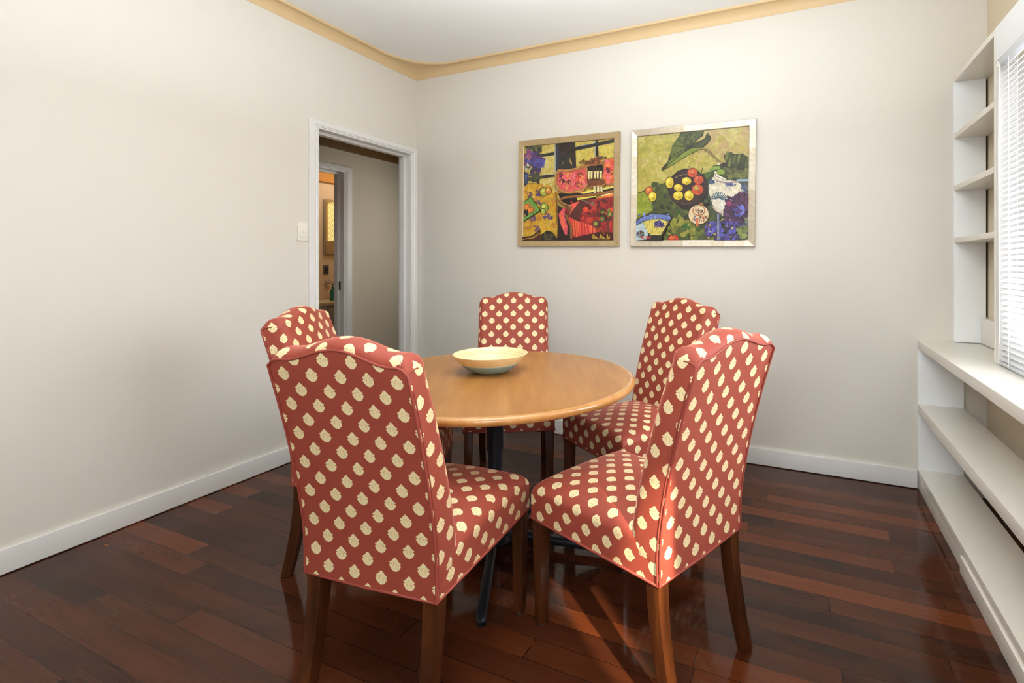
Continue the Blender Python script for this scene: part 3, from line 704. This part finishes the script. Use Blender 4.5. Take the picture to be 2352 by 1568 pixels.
    P.poly([(200, 1225), (300, 1195), (400, 1195), (482, 1225), (400, 1370), (300, 1380), (260, 1340)], (220, 204, 100)); P.poly([(125, 1270), (200, 1228), (265, 1345), (240, 1420), (125, 1430)], (176, 194, 196))
    for k in range(9): P.line([(205 + k * 33, 1222 - 28 * math.sin(PI * k / 8)), (262 + k * 16, 1360)], 4, (130, 110, 60))
    P.blob(40, 375, 1250, 60, 34, 15, [(66, 56, 120), (50, 44, 90), (96, 84, 140)], 55); P.blob(30, 170, 1370, 50, 40, 13, [(84, 70, 60), (130, 140, 140), (60, 50, 70)], 56); P.ell(330, 1420, 90, 50, (44, 36, 30)); P.line([(500, 1210), (410, 1390)], 12, DKB)
    for k in range(7):
        x = 185 + k * 15; P.line([(x, 1408 - (k % 2) * 20), (x + 10, 1384 + (k % 3) * 12), (x + 12, 1410)], 6, (200, 60, 40))
    # upright window-frame reflection on the glass, painted into the picture
    P.line([(1030, 1150), (1032, 1430)], 24, (120, 122, 150))

picture((-1.5015, YB, 1.7200), 0.784, 0.772, 0.0435, 0.68, M['frame_gold'],
        'gold-framed painting of a red settee, smaller-looking left one of the two pictures', [(180, 295), (1250, 205), (1252, 1420), (190, 1420)], draw_left)['group'] = 'framed paintings on the back wall'
picture((-0.634, YB, 1.7060), 0.788, 0.773, 0.0425, 0.68, M['frame_silver'],
        'silver-framed still-life painting of lemons, leaf and vase on the back wall', [(125, 262), (1368, 152), (1357, 1430), (125, 1432)], draw_right)['group'] = 'framed paintings on the back wall'

# ------------------------------------------------------------------ built-in shelving along the right wall
XS = 0.749
bk = tag(empty('wall_bookcase', (XS, 2.88, 0.80)), 'narrow white built-in bookcase in the corner beside the window blind', 'bookcase')
def BK(n, m, x0, x1, y0, y1, z0, z1, bev=.0015): return boxes(n, m, [(x0 - XS, x1 - XS, y0 - 2.88, y1 - 2.88, z0 - .80, z1 - .80)], bk, bev)
BK('side_panel', M['panel'], XS, .884, YB - .016, YB, .803, 2.166)
BK('divider_panel', M['shelf'], XS, XR, 2.572, 2.588, .803, 2.166)
BK('top_board', M['shelf'], XS, XR, 2.570, YB, 2.166, 2.192)
for z in (1.895, 1.621, 1.349): BK('shelf', M['shelf'], XS, XR, 2.588, YB - .016, z - .026, z)
BK('upstand', M['shelf'], .862, XR - .001, 2.588, YB - .017, .803, .935)
BK('gap_shade_strip', M['dark_gap'], .884, .8925, YB - .012, YB - .001, .94, 2.16, 0)  # dark strip painted in for the shade in the gap behind the panel

XC = 0.588
lo = tag(empty('low_shelf_unit', (XC, 1.6, 0)), 'long low white shelf unit running under the window', 'shelf')
def LO(n, m, x0, x1, y0, y1, z0, z1, bev=.002): return boxes(n, m, [(x0 - XC, x1 - XC, y0 - 1.6, y1 - 1.6, z0, z1)], lo, bev)
YN = -0.6
LO('end_panel', M['panel'], XC, .79, YB - .018, YB, .10, .756)
LO('shelf', M['shelf'], XC, .79, YN, YB - .018, .412, .460)
LO('shelf', M['shelf'], XC, .79, YN, YB - .018, .078, .110)
LO('plinth', M['shelf'], XC + .004, XC + .03, YN, YB - .002, .0, .077)
LO('kick_board', M['shelf'], XC - .006, XC + .004, YN, 2.386, .0, .066)
ct = tag(boxes('countertop', M['shelf'], [(XC, XR - .001, YN, YB - .0015, .757, .800)], bevel=.003), 'long cream countertop under the window above the open shelves', 'countertop')
pel = tag(empty('window_pelmet', (XS, 1.75, 2.05)), 'plain white pelmet board above the window blind', 'pelmet')
boxes('front_board', M['panel'], [(0, .016, -.85, .82, 0.0, .142)], pel, .002)
boxes('side_board', M['trim'], [(0.002, XR - XS - .001, .788, .8205, -1.2485, -.001)], pel, .002)

# window with glass
win = struct(empty('window_1', (XR + .06, (WY0 + WY1) / 2, WZ0)))
cy = (WY0 + WY1) / 2; hw = (WY1 - WY0) / 2; wh = WZ1 - WZ0
boxes('window_frame', M['trim'], [(-.03, .03, -hw, -hw + .05, 0, wh), (-.03, .03, hw - .05, hw, 0, wh), (-.03, .03, -hw, hw, 0, .05), (-.03, .03, -hw, hw, wh - .05, wh), (-.03, .03, -.025, .025, .05, wh - .05)], win, .004)
boxes('pane', M['glass'], [(-.003, .003, -hw + .05, -.025, .05, wh - .05), (-.003, .003, .025, hw - .05, .05, wh - .05)], win)
bl = tag(empty('venetian_blind', (.760, 1.72, .803)), 'white venetian blind hanging over the window at the right edge', 'blind')
y0, y1 = -.80, .812
boxes('headrail', M['blind'], [(-.014, .014, y0, y1, 1.218, 1.243)], bl, .003)
boxes('bottom_rail', M['blind'], [(-.012, .012, y0, y1, .004, .013)], bl, .002)
bm = bmesh.new(); z = .032; tl = math.radians(38)
while z < 1.21:
    rows = []
    for k in range(5):
        s = (k / 4 - .5) * .025; h = .0022 * (1 - (2 * s / .025) ** 2)
        rows.append((s * math.cos(tl) - h * math.sin(tl), s * math.sin(tl) + h * math.cos(tl)))
    A = [bm.verts.new((x, y0 + .004, z + q)) for x, q in rows]; B = [bm.verts.new((x, y1 - .004, z + q)) for x, q in rows]
    for k in range(4): bm.faces.new((A[k], A[k + 1], B[k + 1], B[k]))
    z += .0225
finish(bm, 'slats', M['blind'], bl, 60)
for yy in (.70, .05, -.65):
    bm = bmesh.new()
    tube(bm, [(-.0135, yy, .01), (-.0135, yy, 1.22)], .0011, 6); tube(bm, [(.0135, yy, .01), (.0135, yy, 1.22)], .0011, 6)
    zz = .026
    while zz < 1.2: tube(bm, [(-.0135, yy, zz - .009), (.0135, yy, zz + .006)], .0007, 4); zz += .0225
    finish(bm, 'ladder_cord', M['cord'], bl)
bm = bmesh.new(); tube(bm, [(-.018, .775, 1.215), (-.022, .776, .9), (-.020, .775, .4), (-.019, .776, .09)], .0026, 8); finish(bm, 'tilt_wand', M['cord'], bl, 60)
bm = bmesh.new(); tube(bm, [(-.014, .802, 1.235), (-.016, .805, 1.21)], .006, 8); finish(bm, 'end_bracket', M['plastic'], bl, 60)

# ------------------------------------------------------------------ table
TC = (-1.2237, 1.846)
tb = tag(empty('dining_table', (*TC, 0)), 'round beech-topped dining table on a charcoal pedestal, circled by five chairs', 'table')
bm = bmesh.new(); lathe(bm, [(0, .697), (.589, .697), (.589, .7257), (0, .7257)], 128); finish(bm, 'tabletop', M['laminate'], tb, 30)
bm = bmesh.new()
pr = [(.586, .6955)] + [(.597 + .0148 * math.cos(a), .7105 + .0152 * math.sin(a)) for a in [(-PI / 2) + PI * k / 12 for k in range(13)]] + [(.5885, .7257)]
lathe(bm, pr, 128, cap=False); finish(bm, 'edge_band', M['edge_wood'], tb, 60)
bm = bmesh.new(); lathe(bm, [(.20, .692), (.20, .697)], 48); finish(bm, 'mounting_plate', M['table_metal'], tb, 30)
bm = bmesh.new(); lathe(bm, [(.030, .06), (.030, .40), (.036, .402), (.036, .692)], 32); finish(bm, 'column', M['table_metal'], tb, 40)
bm = bmesh.new(); lathe(bm, [(.088, .022), (.094, .027), (.094, .052), (.086, .060), (.040, .068), (.036, .085)], 32); finish(bm, 'hub', M['table_metal'], tb, 40)
a0 = math.radians(-61.5)
for k in range(5):
    a = a0 + k * 2 * PI / 5
    dx, dy = math.cos(a), math.sin(a); nx, ny = -dy, dx
    bm = bmesh.new(); rings = []
    for r, zt, zb, hw_ in ((.05, .060, .024, .021), (.18, .058, .023, .021), (.34, .051, .021, .020), (.46, .043, .019, .018), (.505, .037, .018, .018), (.522, .031, .019, .014), (.528, .025, .021, .008)):
        ring = []
        for j in range(16):
            t = 2 * PI * j / 16
            sx = math.copysign(abs(math.cos(t)) ** .55, math.cos(t)) * hw_; sz = math.copysign(abs(math.sin(t)) ** .55, math.sin(t)) * (zt - zb) / 2
            ring.append((r * dx + sx * nx, r * dy + sx * ny, (zt + zb) / 2 + sz))
        rings.append(ring)
    loft(bm, rings); lg = finish(bm, 'leg', M['table_metal'], tb, 40)
    bm = bmesh.new(); lathe(bm, [(.012, .0), (.0165, .001), (.0165, .007), (.009, .009), (.009, .022)], 20, c=(.505 * dx, .505 * dy)); finish(bm, 'foot_glide', M['rubber'], lg, 40)

# bowl
bw_ = tag(empty('fruit_bowl', (-1.283, 1.899, .7258)), 'shallow bamboo bowl with pale teal base standing empty on the table', 'bowl')
def rad(z): return .062 + (.1665 - .062) * (max(0, z) / .084) ** .62
bm = bmesh.new()
outp = [(rad(z), z) for z in (.045, .05, .056, .062, .068, .074, .080, .084)]
inp = [(rad(z) - .006, z + .0015) for z in (.083, .078, .070, .06, .05, .04, .03, .02, .012, .008)] + [(.045, .0065), (0, .006)]
lathe(bm, outp + inp, 96, cap=False); finish(bm, 'bowl_wall', M['bamboo'], bw_, 50)
bm = bmesh.new(); lathe(bm, [(0, .0), (.055, .0), (.060, .0012)] + [(rad(z) + .0006, z) for z in (.002, .005, .009, .014, .02, .026, .032, .038, .0435)] + [(rad(.045) - .001, .0452)], 96, cap=False); finish(bm, 'painted_base', M['teal'], bw_, 50)

# ------------------------------------------------------------------ dining chair
CW, CB, CR, CD, CF = .425, .356, .113, .525, .465
def topz(x):
    q = abs(x) / (CW / 2)
    if q > .74: return .973 - .017 * (max(0.0, q - .86) / .14) ** 2
    return .973 + .032 * (0.5 + 0.5 * math.cos(PI * q / .74)) ** .85
def yback(z, zt):
    t = max(0.0, (z - .44) / (zt - .44)); return -CR * t ** 1.45
def make_chair():
    root = empty('dining_chair')
    # backrest ------------------------------------------------
    bm = bmesh.new(); uvl = bm.loops.layers.uv.new('UVMap')
    hw_, r = CW / 2, .036
    xs = [hw_ * t for t in (0, .12, .24, .36, .48, .58, .68, .76, .84)] + [hw_ - r + r * math.sin(PI / 2 * k / 5) for k in range(0, 6)]
    xs = sorted(set([-x for x in xs] + xs))
    loops, info = [], []
    NB, NA, NF = 15, 9, 13
    zl = .430
    for x in xs:
        zt = topz(x); s = max(0.0, (abs(x) - (hw_ - r)) / r); ins = r * (1 - math.sqrt(max(0, 1 - s * s)))
        bulge = .012 * (1 - (x / hw_) ** 2)
        pts = []
        for k in range(NB):
            z = CB + (zt - CB) * k / (NB - 1); pts.append((yback(z, zt), z, 'b', z))
        th = .084; arc = 0
        yb1 = -CR
        for k in range(1, NA):
            ph = PI * k / NA
            y = yb1 + th / 2 - th / 2 * math.cos(ph); z = zt + .030 * math.sin(ph) ** .8
            f = (1 - math.cos(ph)) / 2
            pts.append((y - ins * f * .8, z - ins * .75 * math.sin(ph) ** .6, 't', 0))
        for k in range(NF):
            z = zt - (zt - zl) * k / (NF - 1)
            tt = (zt - z) / (zt - zl); thk = th + (.118 - th) * tt
            pts.append((yback(z, zt) + thk - ins + bulge * math.sin(PI * min(1, tt * 1.1)) , z, 'f', z))
        pts.append((.075, zl - .012, 'u', 0)); pts.append((.008, zl - .012, 'u', 0)); pts.append((.008, CB, 'u', 0))
        # running length for the front/top cloth
        L = [0.0] * len(pts); acc = 0
        i0 = NB + NA - 1 + NF - 1
        for k in range(i0, NB - 2, -1):
            L[k] = acc
            if k > 0: acc += math.hypot(pts[k][0] - pts[k - 1][0], pts[k][1] - pts[k - 1][1])
        loops.append([bm.verts.new((x, p[0], p[1])) for p in pts]); info.append((pts, L))
    n = len(loops[0])
    for i in range(len(loops) - 1):
        for k in range(n):
            k2 = (k + 1) % n
            f = bm.faces.new((loops[i][k], loops[i + 1][k], loops[i + 1][k2], loops[i][k2]))
            back = k < NB - 1
            for l, (ii, kk) in zip(f.loops, ((i, k), (i + 1, k), (i + 1, k2), (i, k2))):
                x = xs[ii]
                if back: l[uvl].uv = (x + .0433, info[ii][0][kk][1] + .002)
                elif min(abs(xs[i]), abs(xs[i + 1])) > hw_ - .62 * r: l[uvl].uv = (l.vert.co.y + (hw_ - abs(x)) + .33, l.vert.co.z + .012)
                else: l[uvl].uv = (x + .0433, info[ii][1][kk] + .03)
    for i, sg in ((0, -1), (len(loops) - 1, 1)):
        f = bm.faces.new(loops[i])
        for l in f.loops: l[uvl].uv = (l.vert.co.y + .33, l.vert.co.z + .012)
    back = finish(bm, 'backrest', M['fabric'], root, 48)
    # piping of the back
    bm = bmesh.new(); hx = hw_ - .001
    left = [(-hx, yback(z, .956) - .001, z) for z in [CB + .004 + (.956 - CB - .004) * k / 16 for k in range(17)]]
    top = [(x, -CR - .001, topz(x) + .001) for x in [-hx + 2 * hx * k / 28 for k in range(29)]]
    path = left[:-1] + top + [(-p[0], p[1], p[2]) for p in reversed(left[:-1])]
    tube(bm, path, .0034, 8)
    tube(bm, [(p[0] - .001, p[1] + .0085, p[2]) for p in left[:-1]], .0024, 6)
    tube(bm, [(-p[0] + .001, p[1] + .0085, p[2]) for p in left[:-1]], .0024, 6)
    for sg in (-1, 1):
        i = 1 if sg < 0 else len(xs) - 2
        tube(bm, [(xs[i] + sg * .0012, p[0], p[1] + .0006) for p in info[i][0][NB - 1:NB + NA - 4]], .0016, 6)
    finish(bm, 'piping', M['piping'], back, 60)
    # seat ------------------------------------------------------
    bm = bmesh.new(); uvl = bm.loops.layers.uv.new('UVMap')
    r = .036
    ss = [0, .15, .3, .45, .58, .68]; ss = ss + [.76 + .24 * math.sin(PI / 2 * k / 9) for k in range(10)]
    ss = sorted(set([-s for s in ss] + ss))
    ys = [.009, .06, .11, .17, .23, .29, .35, .41, .46, CD - r] + [CD - r + r * math.sin(PI / 2 * k / 6) for k in range(1, 7)]
    loops, info = [], []
    def hwid(y): return (.2095 + (CF / 2 - .2095) * y / CD)
    for s in ss:
        e = max(0.0, (abs(s) - .76) / .24); ins = .034 * (1 - math.sqrt(max(0, 1 - e * e)))
        pts = [(.009, CB, 0)]
        for y in ys:
            f = max(0.0, (y - (CD - r)) / r); dn = r * (1 - math.sqrt(max(0, 1 - f * f)))
            crown = .026 * (1 - s * s) * max(0, 1 - ((y - .27) / .27) ** 2)
            pts.append((y, .481 + crown - max(dn, ins) - .2 * min(dn, ins), 1))
        q0 = pts[-1][1]
        for k in range(1, 5): pts.append((CD, q0 - (q0 - CB) * k / 4, 2))
        # bow the front slightly
        vs = []
        for y, z, t in pts:
            yy = y + (.006 * (1 - s * s) if t and y > CD - r - .001 else 0)
            vs.append(bm.verts.new((s * hwid(y), yy, z)))
        L = [0.0] * len(pts)
        for k in range(len(pts) - 1, 0, -1):
            L[k - 1] = L[k] + math.hypot(pts[k][0] - pts[k - 1][0], pts[k][1] - pts[k - 1][1])
        loops.append(vs); info.append((pts, L))
    n = len(loops[0]); mid = len(loops) // 2
    U = [[0.0] * n for _ in loops]
    for k in range(n):
        for i in range(mid + 1, len(loops)): U[i][k] = U[i - 1][k] + (loops[i][k].co - loops[i - 1][k].co).length
        for i in range(mid - 1, -1, -1): U[i][k] = U[i + 1][k] - (loops[i][k].co - loops[i + 1][k].co).length
    for i in range(len(loops) - 1):
        for k in range(n):
            k2 = (k + 1) % n
            f = bm.faces.new((loops[i][k], loops[i + 1][k], loops[i + 1][k2], loops[i][k2]))
            for l, (ii, kk) in zip(f.loops, ((i, k), (i + 1, k), (i + 1, k2), (i, k2))):
                l[uvl].uv = (U[ii][kk] + .02, info[mid][1][kk] + .025)
    last = len(ys)
    for i in (0, len(loops) - 1):
        sg = -1 if i == 0 else 1
        f = bm.faces.new(loops[i])
        for l in f.loops:
            kk = loops[i].index(l.vert); e0 = 6; co_ = l.vert.co
            l[uvl].uv = (U[i][e0] + sg * (hwid(co_.y) - hwid(ys[e0 - 1]) + loops[i][e0].co.z - co_.z) + .02, info[mid][1][e0] + (ys[e0 - 1] - co_.y) + .025)
    seat = finish(bm, 'seat', M['fabric'], root, 48)
    bm = bmesh.new(); q = .001
    fr = [(s * hwid(CD), CD + .006 * (1 - s * s) + q, CB + .003) for s in [-1 + .2 * k for k in range(11)]]
    path = [(-hwid(.0) - q, .002, CB + .003), (-hwid(.25) - q, .25, CB + .003)] + fr + [(hwid(.25) + q, .25, CB + .003), (hwid(.0) + q, .002, CB + .003), (0, -.001, CB + .003)]
    tube(bm, path, .004, 8, closed=True)
    finish(bm, 'piping', M['piping'], seat, 60)
    # legs ------------------------------------------------------
    def sq(cx, cy, z, h): return [(cx - h, cy - h, z), (cx + h, cy - h, z), (cx + h, cy + h, z), (cx - h, cy + h, z)]
    for sx in (-1, 1):
        bm = bmesh.new(); cx = sx * (CF / 2 - .025)
        loft(bm, [sq(cx, CD - .024, .010, .0155), sq(cx + sx * -.001, CD - .024, .36, .0225), sq(cx + sx * -.001, CD - .024, .400, .0225)])
        lg = finish(bm, 'leg', M['leg'], root, 30, bevel=.002)
        bm = bmesh.new(); lathe(bm, [(.011, 0), (.0125, .002), (.0125, .0105)], 14, c=(cx, CD - .024)); finish(bm, 'glide', M['glide'], lg, 40)
        bm = bmesh.new(); cx = sx * (CW / 2 - .025); rings = []
        for k in range(9):
            z = .003 + (.405 - .003) * k / 8; t = max(0, 1 - z / .36)
            rings.append(sq(cx, .027 - .058 * t ** 1.7, z, .0175 + .0045 * (1 - t)))
        loft(bm, rings); lg = finish(bm, 'leg', M['leg'], root, 30, bevel=.002)
        bm = bmesh.new(); lathe(bm, [(.011, 0), (.0125, .001), (.0125, .0035)], 14, c=(cx, .027 - .058)); finish(bm, 'glide', M['glide'], lg, 40)
    return root
def copy_tree(o, parent=None):
    c = o.copy(); C.objects.link(c); c.parent = parent
    for ch in list(o.children): copy_tree(ch, c)
    return c
chair0 = make_chair()
CH = [((-1.049, .982), 5.7, 'terracotta motif dining chair in the left foreground, its back turned square to the camera'),
      ((-.257, 1.482), 67.2, 'terracotta motif dining chair at right foreground, seen from behind with sunlit rear edge'),
      ((-.601, 2.542), 148.5, 'terracotta motif dining chair at the back right, facing the table under the lemon painting'),
      ((-1.614, 2.636), 209.2, 'terracotta motif dining chair behind the bowl, backrest facing the camera across the table'),
      ((-1.893, 1.502), -62.5, 'terracotta motif dining chair mostly hidden behind the left foreground chair, near the door')]
for i, ((x, y), a, lab) in enumerate(CH):
    o = chair0 if i == 0 else copy_tree(chair0)
    o.location = (x, y, 0); o.rotation_euler = (0, 0, math.radians(a))
    tag(o, lab, 'chair', 'upholstered dining chairs around the round table')

# ------------------------------------------------------------------ lights
def area(name, loc, rot, sx, sy, e, col=(1, 1, 1)):
    l = bpy.data.lights.new(name, 'AREA'); l.shape = 'RECTANGLE'; l.size, l.size_y = sx, sy; l.energy = e; l.color = col
    o = bpy.data.objects.new(name, l); o.location = loc; o.rotation_euler = rot; C.objects.link(o); return o
def look(o, tgt):
    d = Vector(tgt) - o.location; o.rotation_euler = d.to_track_quat('-Z', 'Y').to_euler()
LC = (.855, .945, 1.02)
area('ceiling_bounce', (-.75, 1.15, 1.98), (PI, 0, 0), .8, .8, 80, LC)
area('rear_bounce', (.1, -1.02, 1.5), (PI / 2, 0, 0), 1.7, 1.6, 26, LC)
f = bpy.data.lights.new('flash', 'POINT'); f.energy = 15; f.shadow_soft_size = .07; f.color = (.93, .96, 1)
fo = bpy.data.objects.new('flash', f); fo.location = (-.16, -.05, 1.46); C.objects.link(fo)
area('window_light', (1.35, 1.72, 1.5), (0, PI / 2, 0), 1.5, 1.7, 98, (.93, .96, 1.0))
s = bpy.data.lights.new('sun_shaft', 'SPOT'); s.energy = 430; s.spot_size = math.radians(24); s.spot_blend = .7; s.shadow_soft_size = .015; s.color = (1, .84, .62)
so = bpy.data.objects.new('sun_shaft', s); so.location = (.64, .38, 1.22); look(so, (-.345, 1.30, .34)); so.scale = (.2, 1, 1); C.objects.link(so)
h = area('hall_fill', (-3.06, 4.1, 1.5), (0, 0, 0), .3, 1.4, 6.2, (1, .95, .86)); look(h, (-4.0, 3.1, 1.0))  # unseen fill lamp added to brighten the hall
area('bathroom_fill', (-4.5, 4.15, 2.38), (0, 0, 0), .4, .5, 5.5, (1, .9, .76))  # warm fill added out of view to brighten the bathroom
W = bpy.data.worlds.new('World'); bpy.context.scene.world = W; W.use_nodes = True
W.node_tree.nodes['Background'].inputs[0].default_value = (.95, .97, 1.0, 1); W.node_tree.nodes['Background'].inputs[1].default_value = 2.2

# ------------------------------------------------------------------ camera (level, shifted lens)
cam = bpy.data.cameras.new('camera'); co = bpy.data.objects.new('camera', cam); C.objects.link(co)
cam.sensor_width = 36; cam.lens = 1142 * 36 / 2352; cam.shift_x = (1176 - 1343.5) / 2352; cam.shift_y = (602.5 - 784) / 2352
cam.clip_start = .05
co.location = (0, 0, 1.22); co.rotation_euler = (PI / 2, 0, math.radians(23.29))
sc = bpy.context.scene; sc.camera = co
sc.view_settings.view_transform = 'Standard'; sc.view_settings.look = 'None'; sc.view_settings.exposure = 0.06
sc.cycles.max_bounces = 6; sc.cycles.diffuse_bounces = 4; sc.cycles.glossy_bounces = 3; sc.cycles.transmission_bounces = 2; sc.cycles.transparent_max_bounces = 6
sc.cycles.caustics_reflective = False; sc.cycles.caustics_refractive = False
sc.cycles.use_adaptive_sampling = True; sc.cycles.adaptive_threshold = 0.06; sc.cycles.adaptive_min_samples = 16
sc.cycles.use_denoising = True
